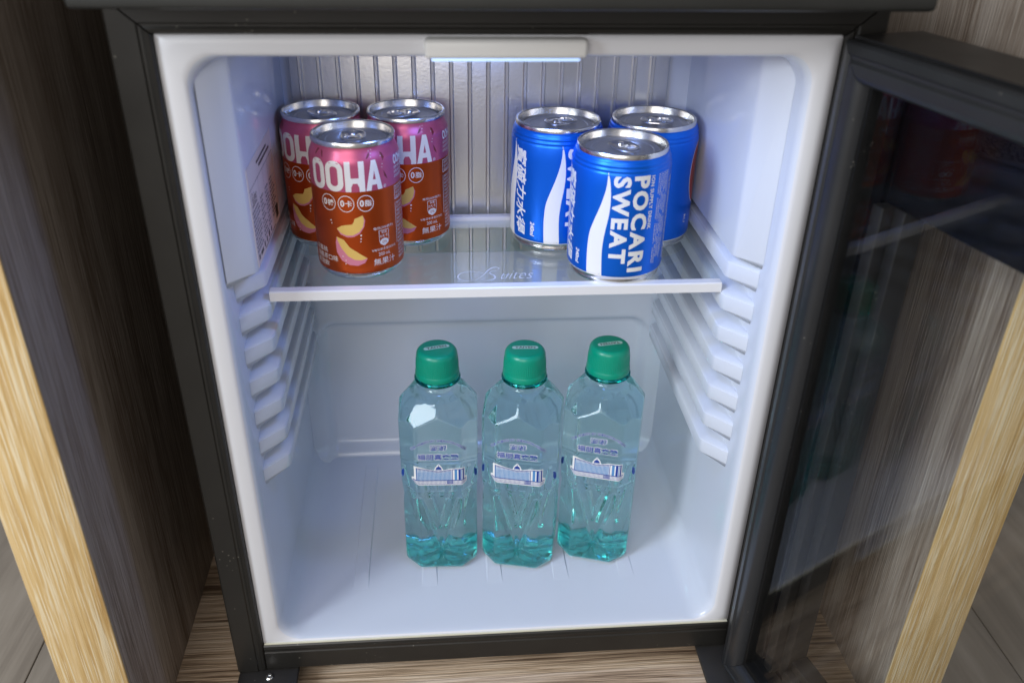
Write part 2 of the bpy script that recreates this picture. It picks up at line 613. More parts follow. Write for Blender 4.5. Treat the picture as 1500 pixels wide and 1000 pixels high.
# ------------------------------------------------------------------ wooden cabinet round the fridge
BZ = -0.045
cab = link('wooden_cabinet', None, None, (), (0, 0, FLOOR_Z), label='grey oak niche cabinet with pale yellow oak edges holding the fridge', cat='cabinet')
def cpart(name, mat, *b, bev=0.0, parent=None):
    me = box_me(name, b[0], b[1], b[2], b[3], b[4]-FLOOR_Z, b[5]-FLOOR_Z, bev)
    return link(name, me, parent or cab, [mat])
YF, YB, TOP = -0.060, 0.470, 0.62
lp = cpart('side_panel', 'wood_grey', -0.297, -0.254, YF, YB, FLOOR_Z, TOP)
cpart('edge_band', 'wood_oak', -0.2972, -0.2538, YF-0.0018, YF, FLOOR_Z, TOP, parent=lp, bev=0.0006)
rp = cpart('side_panel', 'wood_grey', 0.282, 0.326, YF, YB, FLOOR_Z, TOP)
cpart('edge_band', 'wood_oak', 0.2818, 0.3262, YF-0.0018, YF, FLOOR_Z, TOP, parent=rp, bev=0.0006)
cpart('base_board', 'wood_base', -0.254, 0.282, YF, YB, BZ-0.022, BZ)
cpart('plinth', 'wood_grey', -0.254, 0.282, YF+0.03, YF+0.046, FLOOR_Z, BZ-0.022)
cpart('back_panel', 'wood_grey', -0.254, 0.282, YB-0.012, YB, BZ, TOP)
cpart('unseen_top_board', 'wood_grey', -0.254, 0.282, YF, YB-0.012, TOP-0.022, TOP)  # unseen board, added to keep the gap round the fridge dark

# ------------------------------------------------------------------ refrigerator
W2, H = 0.180, 0.4446
FX, FZ0, FZ1 = 0.2015, -0.025, 0.464
fr = link('refrigerator', None, None, (), (0, 0, BZ), label='black minibar fridge with white interior and its glass door open', cat='refrigerator')
def F(name, me, mats, parent=None, smooth=None):
    """fridge part: meshes are written in scene coordinates, the empty stands at the feet"""
    me.transform(Matrix.Translation((0, 0, -BZ if parent is None or parent is fr else 0)))
    return link(name, me, parent or fr, mats)

# outer shell
def slabs(name, boxes):
    bm = bmesh.new()
    for x0, x1, y0, y1, z0, z1 in boxes:
        g = bmesh.ops.create_cube(bm, size=1)
        for v in g['verts']:
            v.co = Vector(((x0+x1)/2+v.co.x*(x1-x0), (y0+y1)/2+v.co.y*(y1-y0), (z0+z1)/2+v.co.z*(z1-z0)))
    me = bpy.data.meshes.new(name)
    bm.to_mesh(me)
    bm.free()
    return me
F('cabinet_shell', slabs('cabinet_shell', [
    (-FX, -FX+0.004, 0.0, 0.40, FZ0, FZ1), (FX-0.004, FX, 0.0, 0.40, FZ0, FZ1),
    (-FX+0.004, FX-0.004, 0.0, 0.40, FZ1-0.004, FZ1), (-FX+0.004, FX-0.004, 0.0, 0.40, FZ0, FZ0+0.004),
    (-FX+0.004, FX-0.004, 0.396, 0.40, FZ0+0.004, FZ1-0.004)]), ['black_steel'])
F('top_cover', box_me('top_cover', -0.1995, 0.1985, -0.053, 0.402, FZ1+0.0005, FZ1+0.011, 0.0025), ['lid_grey'])
for fx in (-0.165, 0.165):
    for fy in (0.05, 0.35):
        me = lathe('foot', [(0, BZ), (0.013, BZ), (0.014, BZ+0.002), (0.012, BZ+0.012), (0.009, FZ0), (0, FZ0)], 24)
        me.transform(Matrix.Translation((fx, fy, 0)))
        F('foot', me, ['black_matte'])

# front frame: four rails, mitred at the top corners
def rail_profile(w):
    return [(0, 0), (0, -0.003), (0.0012, -0.0042), (w*0.70, -0.0042), (w*0.74, -0.0034), (w*0.80, -0.0034),
            (w*0.86, -0.0040), (w*0.96, -0.0034), (w, -0.0022), (w, 0)]
wS, wT, wB = FX-W2, FZ1-H, -FZ0
for s in (-1, 1):
    F('frame_rail', prism('frame_rail', rail_profile(wS),
      lambda a, b, s=s: (s*(FX-a), b, FZ0), lambda a, b, s=s: (s*(FX-a), b, FZ1-a*wT/wS-0.0004)), ['black_steel'])
F('frame_rail', prism('frame_rail', rail_profile(wT),
  lambda a, b: (-FX+a*wS/wT+0.0008, b, FZ1-a), lambda a, b: (FX-a*wS/wT-0.0008, b, FZ1-a)), ['black_steel'])
F('frame_rail', prism('frame_rail', [(x, y*0.7) for x, y in rail_profile(wB)],
  lambda a, b: (-W2+0.0005, b, FZ0+a), lambda a, b: (W2-0.0005, b, FZ0+a)), ['black_steel'])

# liner: rim, rounded opening, walls, floor and ceiling as one moulding
def rrect(x0, x1, z0, z1, r, n=9):
    pts = []
    for cx, cz, a0 in ((x1-r, z1-r, 0), (x0+r, z1-r, 90), (x0+r, z0+r, 180), (x1-r, z0+r, 270)):
        for i in range(n):
            a = R(a0+90*i/(n-1))
            pts.append((cx+r*math.cos(a), cz+r*math.sin(a)))
    return pts
out_r = (-W2, W2, 0.0004, H-0.0004, 0.0015)
in_r = (-0.165, 0.165, 0.003, 0.4315, 0.019)
loops = []
for tt, y in ((0.0, 0.010), (0.0, 0.001), (0.02, 0.0), (0.40, -0.0003), (0.70, 0.0001), (0.84, 0.0012), (0.93, 0.0036), (0.98, 0.0070), (1.0, 0.0120), (1.0, 0.05), (1.0, 0.10), (1.0, 0.15), (1.0, 0.20), (1.0, 0.2375)):
    q = [a+(b-a)*tt for a, b in zip(out_r, in_r)]
    loops.append([(x, y, z) for x, z in rrect(*q)])
verts = [v for L in loops for v in L]
n = len(loops[0])
faces = []
for k in range(len(loops)-1):
    for i in range(n):
        j = (i+1) % n
        faces.append((k*n+i, (k+1)*n+i, (k+1)*n+j, k*n+j))
liner_me = mesh('liner', verts, faces, True, [1 if i < 5*n else 0 for i in range(len(faces))])
liner = F('liner', liner_me, ['liner_blue_lit', 'rim_white'])
def L_(name, me, mats):
    me.transform(Matrix.Translation((0, 0, -BZ)))
    return link(name, me, liner, mats)

def sstep(a, b, x):
    q = min(1, max(0, (x-a)/(b-a)))
    return q*q*(3-2*q)
# back wall with its shallow rounded recess below and the step forward behind the cooling plate above
nx, nz = 110, 150
verts, faces = [], []
for k in range(nz+1):
    z = 0.002+(0.433-0.002)*k/nz
    for i in range(nx+1):
        x = -0.1662+0.3324*i/nx
        qx, qz = abs(x)-(0.150-0.016), z-(0.149-0.016)
        dd = math.hypot(max(qx, 0), max(qz, 0))-0.016
        y = 0.2245+0.0105*(1-sstep(-0.005, 0.003, dd))
        y = y+(0.177-y)*sstep(0.228, 0.262, z)
        # coves at floor and sides
        y -= 0.012*(1-sstep(0.0, 0.014, z-0.003))+0.006*(1-sstep(0.0, 0.012, 0.166-abs(x)))
        verts.append((x, y, z))
for k in range(nz):
    for i in range(nx):
        a = k*(nx+1)+i
        faces.append((a, a+1, a+nx+2, a+nx+1))
L_('back_wall', mesh('back_wall', verts, faces, True), ['liner_blue_lit'])

F('foam_edge', box_me('foam_edge', -0.1792, 0.1792, -0.0012, 0.004, -0.0003, 0.0010), ['foam_cream'])
# side mouldings: shelf rails and the flush wall panels above them
PITCH_R, RAIL_Z = 0.0239, 0.2552
def rail_me(name, s, z0, z1, yf, yb, xin=0.1495, chf=0.015, drop=0.004):
    xo = 0.1655
    # plan of the rail at mid height: slanted nose, long side, tail running back into the wall
    plan = [(xo, yf-0.002), (xin+0.0015, yf+chf-0.001), (xin, yf+chf+0.002), (xin, yb-0.012), (xo, yb)]
    verts = []
    for z, dx in ((z0-drop, 0.011), (z0, 0.0), (z0+0.001, -0.0006), (z1-0.001, -0.0006), (z1, 0.0012), (z1+drop*0.3, 0.009)):
        for x, y in plan:
            verts.append((s*min(xo+0.001, x+dx), y+(dx*0.4 if x < xo-0.001 else 0), z))
    m_ = len(plan)
    faces = []
    for k in range(5):
        for i in range(m_-1):
            faces.append((k*m_+i, k*m_+i+1, (k+1)*m_+i+1, (k+1)*m_+i))
    bm = bmesh.new()
    vs = [bm.verts.new(v) for v in verts]
    for f in faces:
        bm.faces.new([vs[i] for i in f])
    bm.faces.new([vs[i] for i in range(m_)])
    bm.faces.new([vs[5*m_+i] for i in range(m_)])
    bmesh.ops.recalc_face_normals(bm, faces=bm.faces[:])
    bmesh.ops.bevel(bm, geom=[e for e in bm.edges if e.calc_face_angle(0) > 0.5], offset=0.0006, segments=2, affect='EDGES')
    me = bpy.data.meshes.new(name)
    bm.to_mesh(me)
    bm.free()
    me.polygons.foreach_set('use_smooth', [True]*len(me.polygons))
    me.set_sharp_from_angle(angle=R(40))
    return me
for s in (-1, 1):
    for k in range(-1, 6):
        zt = RAIL_Z-k*PITCH_R
        L_('shelf_rail', rail_me('shelf_rail', s, zt+0.0035, zt+0.0158, 0.0225, 0.222), ['liner_blue_lit'])
    L_('wall_panel', rail_me('wall_panel', s, 0.3005, 0.4335, 0.0075 if s < 0 else 0.019, 0.226, chf=0.013), ['liner_blue_lit'])

# ribs pressed into the floor
for xc in (-0.110, -0.0543, -0.001, 0.0539, 0.1085):
    w, y0, y1, h = 0.0066, 0.040, 0.212, 0.0009
    pl = [(-w, y0+0.004), (-w, y1), (w, y1), (w, y0+0.004)]
    verts = [(xc+x, y, 0.0028) for x, y in pl]+[(xc+x*0.80, y+(0.022 if y < 0.1 else -0.010), 0.003+h) for x, y in pl]
    faces = [(4, 7, 6, 5)]+[(i, (i+1) % 4, 4+(i+1) % 4, 4+i) for i in range(4)]
    me = mesh('floor_rib', verts, faces)
    bm = bmesh.new(); bm.from_mesh(me)
    bmesh.ops.recalc_face_normals(bm, faces=bm.faces[:])
    bm.to_mesh(me); bm.free()
    L_('floor_rib', me, ['liner_blue_lit'])

# cooling plate with its raised ribs
pl = F('cooling_plate', box_me('cooling_plate', -0.142, 0.1315, 0.1715, 0.1735, 0.243, 0.430, 0.0006), ['plate_aluminium'])
px = -0.1345
rib_me = None
while px < 0.130:
    prof = [(-0.0017, 0), (-0.0014, -0.0018), (-0.0008, -0.0026), (0.0008, -0.0026), (0.0014, -0.0018), (0.0017, 0)]
    if rib_me is None:
        rib_me = prism('rib', prof, lambda a, b: (a, b, 0.0), lambda a, b: (a, b, 0.181), smooth=True)
        rib_me.materials.append(MAT['plate_aluminium'])
    o = link('rib', rib_me, pl, (), (px, 0.1714, 0.246-BZ))
    px += 0.01335

# lamp housing under the top of the opening
lamp = F('lamp_housing', box_me('lamp_housing', -0.0440, 0.0408, -0.0085, 0.030, 0.4335, 0.4432, 0.0022), ['lamp_white'])
me = box_me('lamp_lens', -0.0405, 0.0373, -0.0055, 0.028, 0.4315, 0.4336, 0.0008)
me.transform(Matrix.Translation((0, 0, -BZ)))
link('lamp_lens', me, lamp, ['lamp_lens'])
led = bpy.data.lights.new('led_strip', 'AREA')
led.shape, led.size, led.size_y, led.energy, led.color = 'RECTANGLE', 0.070, 0.022, 0.18, (0.20, 0.36, 1.0)
led_o = bpy.data.objects.new('led_strip', led)
COL.objects.link(led_o)
led_o.location = (-0.0016, 0.012, 0.4311)

# hinge brackets under the front corners
for x0, x1 in ((-0.2005, -0.1555), (0.157, 0.2015)):
    b_ = F('hinge_bracket', box_me('hinge_bracket', x0, x1, -0.040, 0.03, FZ0-0.0045, FZ0-0.0005, 0.0012), ['black_matte'])
    sx = -0.177 if x0 < 0 else 0.176
    me = lathe('screw', [(0.0030, 0), (0.0030, 0.0008), (0.0022, 0.0016), (0.0010, 0.0017), (0.0009, 0.0008), (0, 0.0008)], 20)
    me.transform(Matrix.Translation((sx, -0.010 if x0 < 0 else -0.022, FZ0-0.0005-BZ)))
    link('screw', me, b_, ['chrome' if x0 < 0 else 'black_matte'])

# ------------------------------------------------------------------ open door
PHI = R(-75.5)
DX = Vector((math.cos(PHI), math.sin(PHI), 0))
DN = Vector((math.sin(PHI), -math.cos(PHI), 0))
DO = Vector((0.171, -0.018, -BZ))
DW, DZ0, DZ1 = 0.392, -0.0285, 0.4455
dm = Matrix.Identity(4)
for i in range(3):
    dm[i][0], dm[i][1], dm[i][2], dm[i][3] = DX[i], -DN[i], (0, 0, 1)[i], DO[i]
# door coordinates: x along the door, y into its thickness, z up; 'door' carries the transform
d_me = slabs('door', [(0.001, 0.022, 0.007, 0.050, DZ0-0.001, DZ1+0.002), (DW-0.022, DW, 0.007, 0.050, DZ0-0.001, DZ1+0.002),
                      (0.022, DW-0.022, 0.007, 0.050, DZ1-0.020, DZ1+0.002), (0.022, DW-0.022, 0.007, 0.050, DZ0-0.001, DZ0+0.024)])
door = link('door', d_me, fr, ['door_black'])
door.matrix_local = dm
def gprof(w):
    return [(0, 0.0072), (0, 0.0035), (0.0012, 0.0018), (w*0.28, 0.0006), (w*0.34, 0.0016), (w*0.42, 0.0016), (w*0.50, 0.0), (w*0.74, -0.0006),
            (w*0.88, 0.0006), (w*0.97, 0.0030), (w, 0.0072)]
gw = 0.0195
def mitre(name, x0, x1, z0, z1, w, prof, mat, parent, smooth=True):
    mk = lambda c0, c1: link(name, prism(name, prof, c0, c1, smooth=smooth), parent, [mat])
    mk(lambda a, b: (x0+a, b, z0+a), lambda a, b: (x0+a, b, z1-a-0.0003))
    mk(lambda a, b: (x1-a, b, z0+a), lambda a, b: (x1-a, b, z1-a-0.0003))
    mk(lambda a, b: (x0+a+0.0003, b, z1-a), lambda a, b: (x1-a-0.0003, b, z1-a))
    mk(lambda a, b: (x0+a+0.0003, b, z0+a), lambda a, b: (x1-a-0.0003, b, z0+a))
mitre('gasket', 0.0, DW, DZ0, DZ1, gw, gprof(gw), 'black_gasket', door)
gx0, gx1, gz0, gz1 = 0.0222, DW-0.0222, DZ0+0.0242, DZ1-0.0202
link('glass_pane', box_me('glass_pane', gx0, gx1, 0.0095, 0.0125, gz0, gz1), door, ['door_glass'])
link('glass_pane', box_me('glass_pane', gx0, gx1, 0.0400, 0.0430, gz0, gz1), door, ['door_glass'])
# black surround between the panes and the spacer along the opening
ox0, ox1, oz0, oz1 = 0.0475, DW-0.0475, 0.0165, 0.3655
def bp(name, mat, *b, bev=0.0):
    link(name, box_me(name, *b, bev), door, [mat])
bp('border_panel', 'black_gloss', gx0, 0.0300, 0.0215, 0.0385, gz0, gz1)
bp('border_panel', 'black_gloss', DW-0.030, gx1, 0.0215, 0.0385, gz0, gz1)
bp('border_panel', 'black_gloss', 0.0302, DW-0.0302, 0.0235, 0.0385, oz1+0.0005, gz1)
bp('border_panel', 'black_gloss', 0.0302, DW-0.0302, 0.0235, 0.0385, gz0, oz0-0.018)
for x0, x1, x2 in ((0.0302, 0.0385, ox0), (DW-0.0302, DW-0.0385, ox1)):
    bp('spacer_bar', 'spacer_black', min(x0, x1), max(x0, x1), 0.0165, 0.0385, oz0-0.0175, oz1, bev=0.0008)
    bp('spacer_bar', 'spacer_black', min(x1, x2)+0.0006, max(x1, x2), 0.0235, 0.0385, oz0-0.0175, oz1, bev=0.0008)
bp('spacer_bar', 'spacer_black', ox0+0.0004, ox1-0.0004, 0.0200, 0.0385, oz0-0.0175, oz0-0.004, bev=0.0008)
bp('spacer_bar', 'spacer_black', ox0+0.0004, ox1-0.0004, 0.0250, 0.0385, oz0-0.0038, oz0+0.004, bev=0.0008)

# information sticker on the inner side wall
st = F('information_sticker', box_me('information_sticker', -0.14885, -0.14860, 0.0225, 0.1065, 0.3030, 0.3645), ['paper'])
pr = Print()
pr.rect('ink_black', 1.0, 83.0, 47.4, 47.8)
pr.text('ink_black', 'Suites', 5, 20, 36, 45, shear=0.4)
pr.rect('ink_black', 30, 66, 55.2, 56.8)
pr.rect('ink_black', 36, 74, 51.6, 53.4)
random.seed(11)
for r_ in range(10):
    yy = 44-r_*2.6 if r_ > 3 else 33.5-(r_-4)*2.6
    yy = 33.0-r_*2.75
    x = 3
    for c0, c1 in ((3, 27), (29, 44), (46, 60), (62, 80)):
        xx = c0
        e = c1-random.uniform(1, 9)
        while xx < e:
            w = random.uniform(1.2, 3.6)
            pr.rect('ink_black', xx, min(xx+w, e), yy, yy+1.15)
            xx += w+1.0
    pr.rect('ink_light_blue', 2, 82, yy-0.62, yy-0.48)
for xv in (2, 28, 45, 61, 82):
    pr.rect('ink_black', xv, xv+0.2, 8.0, 47.4)
for x0, w, h in ((4, 4, 3.4), (11, 9, 2.6), (24, 3.2, 3.6), (32, 3, 3.8), (40, 4.5, 4), (49, 3.4, 3.4), (72, 8.5, 8.5)):
    pr.rect('ink_black', x0, x0+w, 3.0, 3.0+h)
pr.rect('ink_black', 26, 66, 0.9, 1.7)
pr.build('lettering', st, lambda u, v, l: (-0.14860+l*0.001, 0.0225+u*0.001, 0.3030+v*0.001-BZ), step=50)

# ------------------------------------------------------------------ glass shelf
ZS = 0.2757
sh = link('glass_shelf', None, None, (), (0, 0.10, ZS-0.004), label='clear glass fridge shelf with white front and back trims under the cans', cat='shelf')
def S_(name, mat, x0, x1, y0, y1, z0, z1, bev=0.0):
    return link(name, box_me(name, x0, x1, y0-0.10, y1-0.10, z0-ZS+0.004, z1-ZS+0.004, bev), sh, [mat])
gp = S_('glass_pane', 'shelf_glass', -0.1503, 0.1503, 0.0478, 0.1578, ZS-0.004, ZS)
prof = [(0.0416, ZS-0.0058), (0.0416, ZS+0.0004), (0.0424, ZS+0.0010), (0.0484, ZS+0.0010), (0.0494, ZS+0.0004), (0.0494, ZS+0.0001), (0.0476, ZS+0.0001), (0.0476, ZS-0.0042), (0.0500, ZS-0.0042), (0.0500, ZS-0.0058)]
link('front_trim', prism('front_trim', prof, lambda a, b: (-0.1490, a-0.10, b-ZS+0.004), lambda a, b: (0.1490, a-0.10, b-ZS+0.004)), sh, ['trim_white'])
S_('back_trim', 'trim_white', -0.1490, 0.1490, 0.1582, 0.1650, ZS-0.0065, ZS+0.0030, 0.0008)
# frosted script mark on the glass: a swash S and slanted letters
pr = Print()
def stroke(pts, w, mat='ink_frost'):
    n_ = len(pts)
    for i in range(n_-1):
        (x0, y0), (x1, y1) = pts[i], pts[i+1]
        L = math.hypot(x1-x0, y1-y0) or 1
        nx_, ny_ = -(y1-y0)/L, (x1-x0)/L
        wa, wb = w(i/(n_-1))/2, w((i+1)/(n_-1))/2
        pr.poly(mat, [(x0-nx_*wa, y0-ny_*wa), (x1-nx_*wb, y1-ny_*wb), (x1+nx_*wb, y1+ny_*wb), (x0+nx_*wa, y0+ny_*wa)])
def smooth_path(ctrl, k=8):
    out = []
    for i in range(len(ctrl)-1):
        p0, p1, p2, p3 = ctrl[max(i-1, 0)], ctrl[i], ctrl[i+1], ctrl[min(i+2, len(ctrl)-1)]
        for j in range(k):
            q = j/k
            out.append(tuple(0.5*((2*b)+(-a+c)*q+(2*a-5*b+4*c-d_)*q*q+(-a+3*b-3*c+d_)*q**3) for a, b, c, d_ in zip(p0, p1, p2, p3)))
    return out+[ctrl[-1]]
stroke(smooth_path([(-9, 6), (-14, 9), (-20, 9.5), (-26, 6), (-27, 0), (-23, -4.5), (-17, -4), (-12.5, 0), (-9, 6), (-6, 12), (-2.5, 15.5), (1.0, 15), (0, 11.5), (-4, 9.5), (-5.5, 6.5), (-2.5, 2.5), (-3, -2), (-8, -4.6), (-12, -3)]),
       lambda q: 0.30+0.55*math.sin(q*9)**2)
pr.text('ink_frost', 'uites', 1.5, 24, -2.5, 9.5, shear=0.55, bold=-0.018)
stroke([(4, 3.2), (8, 4.4)], lambda q: 0.5)
stroke([(12.5, 5), (17, 5.6)], lambda q: 0.5)
pr.build('lettering', gp, lambda u, v, l: (u*0.001, 0.0585+v*0.001-0.10, 0.004+0.00005+l*0.001), step=50)

# ------------------------------------------------------------------ drink cans
def interp(tab, z):
    if z <= tab[0][1]: return tab[0][0]
    for (r0, z0), (r1, z1) in zip(tab, tab[1:]):
        if z <= z1 and z1 > z0:
            return r0+(r1-r0)*(z-z0)/(z1-z0)
    return tab[-1][0]

def can_end(parent, rs, z_rim, tab_rot):
    """seamed end: rolled rim, countersink, panel, rivet and ring-pull tab"""
    lid = link('lid', lathe('lid', [(rs-0.0006, z_rim-0.0034), (rs+0.0001, z_rim-0.0030), (rs+0.0001, z_rim-0.0008), (rs-0.0004, z_rim), (rs-0.0012, z_rim+0.0001), (rs-0.0019, z_rim-0.0005),
               (rs-0.0023, z_rim-0.0030), (rs-0.0031, z_rim-0.0062), (rs-0.0037, z_rim-0.0066), (rs-0.0043, z_rim-0.0062), (rs-0.0047, z_rim-0.0048), (rs-0.0054, z_rim-0.0044)], 96), parent, ['can_aluminium'])
    link('end_panel', lathe('end_panel', [(rs-0.0054, z_rim-0.0044), (rs-0.0090, z_rim-0.0045), (rs-0.0094, z_rim-0.0049), (rs-0.0150, z_rim-0.0049), (0.004, z_rim-0.0049), (0.0034, z_rim-0.0045), (0, z_rim-0.0045)], 64), lid, ['lid_panel'])
    # tab: closed ring with finger hole, its nose over the rivet
    zt = z_rim-0.0028
    def egg(w, l0, l1, n=36, p=2.6):
        pts = []
        for i in range(n):
            a = 2*math.pi*i/n
            c, s = math.cos(a), math.sin(a)
            pts.append((math.copysign(abs(c)**(2/p), c)*w, math.copysign(abs(s)**(2/p), s)*(l1 if s > 0 else l0)))
        return pts
    verts, faces = [], []
    o = egg(0.0084, 0.0136, 0.0096)
    hole = [(x*0.64, y*0.40-0.0064) for x, y in egg(0.0077, 0.0096, 0.0096)]
    n_ = len(o)
    for pts, z, k in ((o, zt-0.0004, 1), (o, zt+0.0004, 1.0), (o, zt+0.0009, 0.93), (o, zt+0.0009, 0.87), (o, zt+0.0005, 0.83)):
        verts += [(x*k, y*k, z) for x, y in pts]
    verts += [(x, y, zt+0.0005) for x, y in [(a*1.12, -0.0064+(b+0.0064)*1.12) for a, b in hole]]
    verts += [(x, y, zt+0.0009) for x, y in [(a*1.04, -0.0064+(b+0.0064)*1.04) for a, b in hole]]
    verts += [(x, y, zt-0.0004) for x, y in hole]
    for k in range(7):
        for i in range(n_):
            j = (i+1) % n_
            faces.append((k*n_+i, k*n_+j, (k+1)*n_+j, (k+1)*n_+i))
    tab = link('pull_tab', mesh('pull_tab', verts, faces, True, sharp=50), lid, ['tab_metal'], rotz=tab_rot)
    rv = lathe('rivet', [(0.0022, zt-0.0012), (0.0022, zt+0.0012), (0.0016, zt+0.0017), (0, zt+0.0018)], 24)
    rv.transform(Matrix.Translation((0, 0.0025, 0)))
    for v in rv.vertices:
        pass
    rv.materials.append(MAT['tab_metal'])
    r_o = link('rivet', rv, lid, (), rotz=tab_rot)
    return lid

# --- peach drink can
OR, OH_ = 0.0290, 0.0928
o_prof = [(0, 0.0090), (0.012, 0.0072), (0.0195, 0.0022), (0.0225, 0.0002), (0.0240, 0.0), (0.0256, 0.0006), (0.0272, 0.0022), (0.0284, 0.0042), (0.0288, 0.0060), (0.0290, 0.0085),
          (0.0290, 0.0300), (0.0290, 0.0500), (0.0290, 0.0624), (0.0290, 0.0785), (0.02885, 0.0805), (0.0283, 0.0825), (0.0275, 0.0842), (0.0269, 0.0856), (0.02645, 0.0866), (0.0260, 0.0880), (0.0258, 0.0897)]
def o_mat(k):
    z = (o_prof[k][1]+o_prof[k+1][1])/2
    return 2 if k < 8 else (0 if z > 0.0624 else 1)
o_tab = [p_ for p_ in o_prof[4:]]
def make_peach():
    root = link('peach_drink_can', None, None, ())
    me = lathe('can_body', o_prof, 128, mi_of=o_mat, sharp=60)
    body = link('can_body', me, root, ['pink_ink', 'brown_ink', 'can_aluminium'])
    can_end(root, 0.0268, OH_, 0.0)
    pr = Print()
    C_ = 'ink_cream'
    def stad(x0, x1, y0, y1, n=10):
        r = (x1-x0)/2*0.92
        pts = rrect(x0, x1, y0, y1, r, n)
        return pts
    sw = 3.4
    for x0, x1 in ((-29.6, -18.2), (-17.2, -5.2)):
        pr.loops(C_, stad(x0, x1, 62.5, 82.0), stad(x0+sw, x1-sw, 62.5+sw*1.0, 82.0-sw*1.0))
    pr.rect(C_, -4.1, -0.5, 62.6, 82); pr.rect(C_, 4.6, 8.2, 62.6, 82); pr.rect(C_, -0.5, 4.6, 68.0, 71.4)
    for xa, xb in ((-0.5, 0.7), (3.4, 4.6)):
        pr.poly(C_, [(xa, 68.0), (xb, 68.0), (xa if xa < 0 else xb, 65.4)])
    pr.poly(C_, [(8.8, 62.6), (12.2, 62.6), (15.3, 79.5), (16.0, 82), (13.0, 82)])
    pr.poly(C_, [(20.0, 62.6), (16.6, 62.6), (13.9, 79.5), (13.0, 82), (16.0, 82)], 2)
    pr.poly(C_, [(12.4, 66.2), (16.6, 66.2), (16.1, 69.6), (12.9, 69.6)], 2)
    pr.ring(C_, 21.9, 63.9, 1.0, 1.0, 0.22); pr.text(C_, 'R', 21.5, 22.3, 63.4, 64.5)
    # three round badges
    for cx, t_ in ((-16.9, '0糖'), (-4.7, '0卡'), (7.7, '0脂')):
        pr.ring(C_, cx, 54.6, 5.3, 5.5, 0.42)
        pr.text(C_, '0', cx-3.7, cx-1.0, 52.6, 57.0, bold=0.03)
        pr.text(C_, t_[1], cx-0.5, cx+3.9, 52.6, 56.8, bold=0.012)
    # peach slices
    pr.poly('ink_skin', [(-12.23, 37.38), (-9.86, 33.55), (-5.58, 31.83), (-1.3, 32.2), (2.68, 34.37), (5.78, 39.04), (6.57, 43.46), (5.27, 46.79), (1, 40), (-5, 37)], 1)
    pr.poly('ink_yellow', [(-12.23, 37.38), (-8.57, 39.74), (-4.9, 40.41), (-1.7, 40.89), (-0.53, 42.76), (-0.05, 44.62), (5.27, 46.79), (5.94, 43.53), (5.09, 39.11), (2.41, 35.52), (-1.92, 33.34), (-6.19, 33.16), (-9.76, 34.7)], 2)
    pr.poly('ink_skin', [(-12.95, 31.63), (-14.02, 27.25), (-13.76, 20.64), (-10.5, 15.08), (-5.44, 12.31), (0.13, 11.82), (4.68, 13.64), (6.56, 16.75), (-2, 20), (-8, 26)], 1)
    pr.poly('ink_yellow', [(-12.95, 31.63), (-8.04, 29.92), (-4.47, 24.79), (-0.26, 21.85), (6.56, 16.75), (2.61, 15.65), (-1.77, 16.13), (-6.08, 18.63), (-10.3, 24.24), (-12.35, 28.74)], 2)
    for x, y, r in ((3.4, 33.2, 0.6), (3.2, 30.8, 0.45), (2.9, 28.9, 0.4), (-16, 42.5, 0.45), (-15.7, 40.6, 0.4), (-7.6, 15.5, 0.35), (-9.5, 18.2, 0.4), (-7.9, 12.9, 0.4)):
        pr.disc(C_, x, y, r, r, 3, 12)
    # flavour lines, nutrition shield, volume
    pr.text(C_, '白蜜桃', -34.0, -21.6, 18.6, 22.4)
    pr.text(C_, '烏龍茶口味', -34.0, -13.4, 13.6, 17.6)
    pr.text(C_, '氣泡飲', -34.0, -21.0, 9.0, 12.8)
    pr.text(C_, '每份(200毫升)', 11.6, 27.0, 35.2, 37.4)
    pr.loops(C_, [(15.2, 34.6), (22.8, 34.6), (22.8, 27.6), (22.0, 25.2), (19.0, 23.4), (16.0, 25.2), (15.2, 27.6)], [(15.5, 34.3), (22.5, 34.3), (22.5, 27.6), (21.8, 25.4), (19.0, 23.8), (16.2, 25.4), (15.5, 27.6)])
    pr.text(C_, '熱量', 17.2, 21.2, 32.2, 34.0); pr.text(C_, '0大卡', 16.0, 22.0, 29.4, 31.6)
    pr.disc(C_, 19.0, 26.4, 3.3, 2.3); pr.text('brown_ink', '0%', 17.4, 20.8, 25.4, 27.3, 2)
    pr.text(C_, '%每日參考值百分比', 9.6, 28.4, 20.6, 22.4)
    pr.text(C_, '200 mL', 14.2, 23.2, 17.0, 19.4)
    pr.text(C_, '無果汁', 10.6, 27.2, 10.6, 15.4)
    # side column
    pr.text(C_, 'OOHA', 31.0, 45.0, 75.2, 81.4, bold=0.04)
    for k in range(3):
        pr.text(C_, '白桃烏龍茶風味', 31.4, 46, 72.2-k*2.9, 74.2-k*2.9)
    pr.loops(C_, [(30.6, 61.0), (52, 61.0), (52, 52.0), (30.6, 52.0)], [(31.0, 60.6), (51.6, 60.6), (51.6, 52.4), (31.0, 52.4)])
    for k in range(3):
        pr.text(C_, '品名氣泡飲料成分水', 32, 51, 58.0-k*2.7, 60.0-k*2.7)
    pr.rect(C_, 30.6, 31.0, 22, 50)
    for k in range(15):
        pr.text(C_, ('原產地台灣有效日期標示', '保存期限十二個月內', '營養標示每份量本包裝', '熱量大卡蛋白質脂肪')[k % 4], 32, 52-(k*7 % 5), 48.0-k*2.7, 49.9-k*2.7)
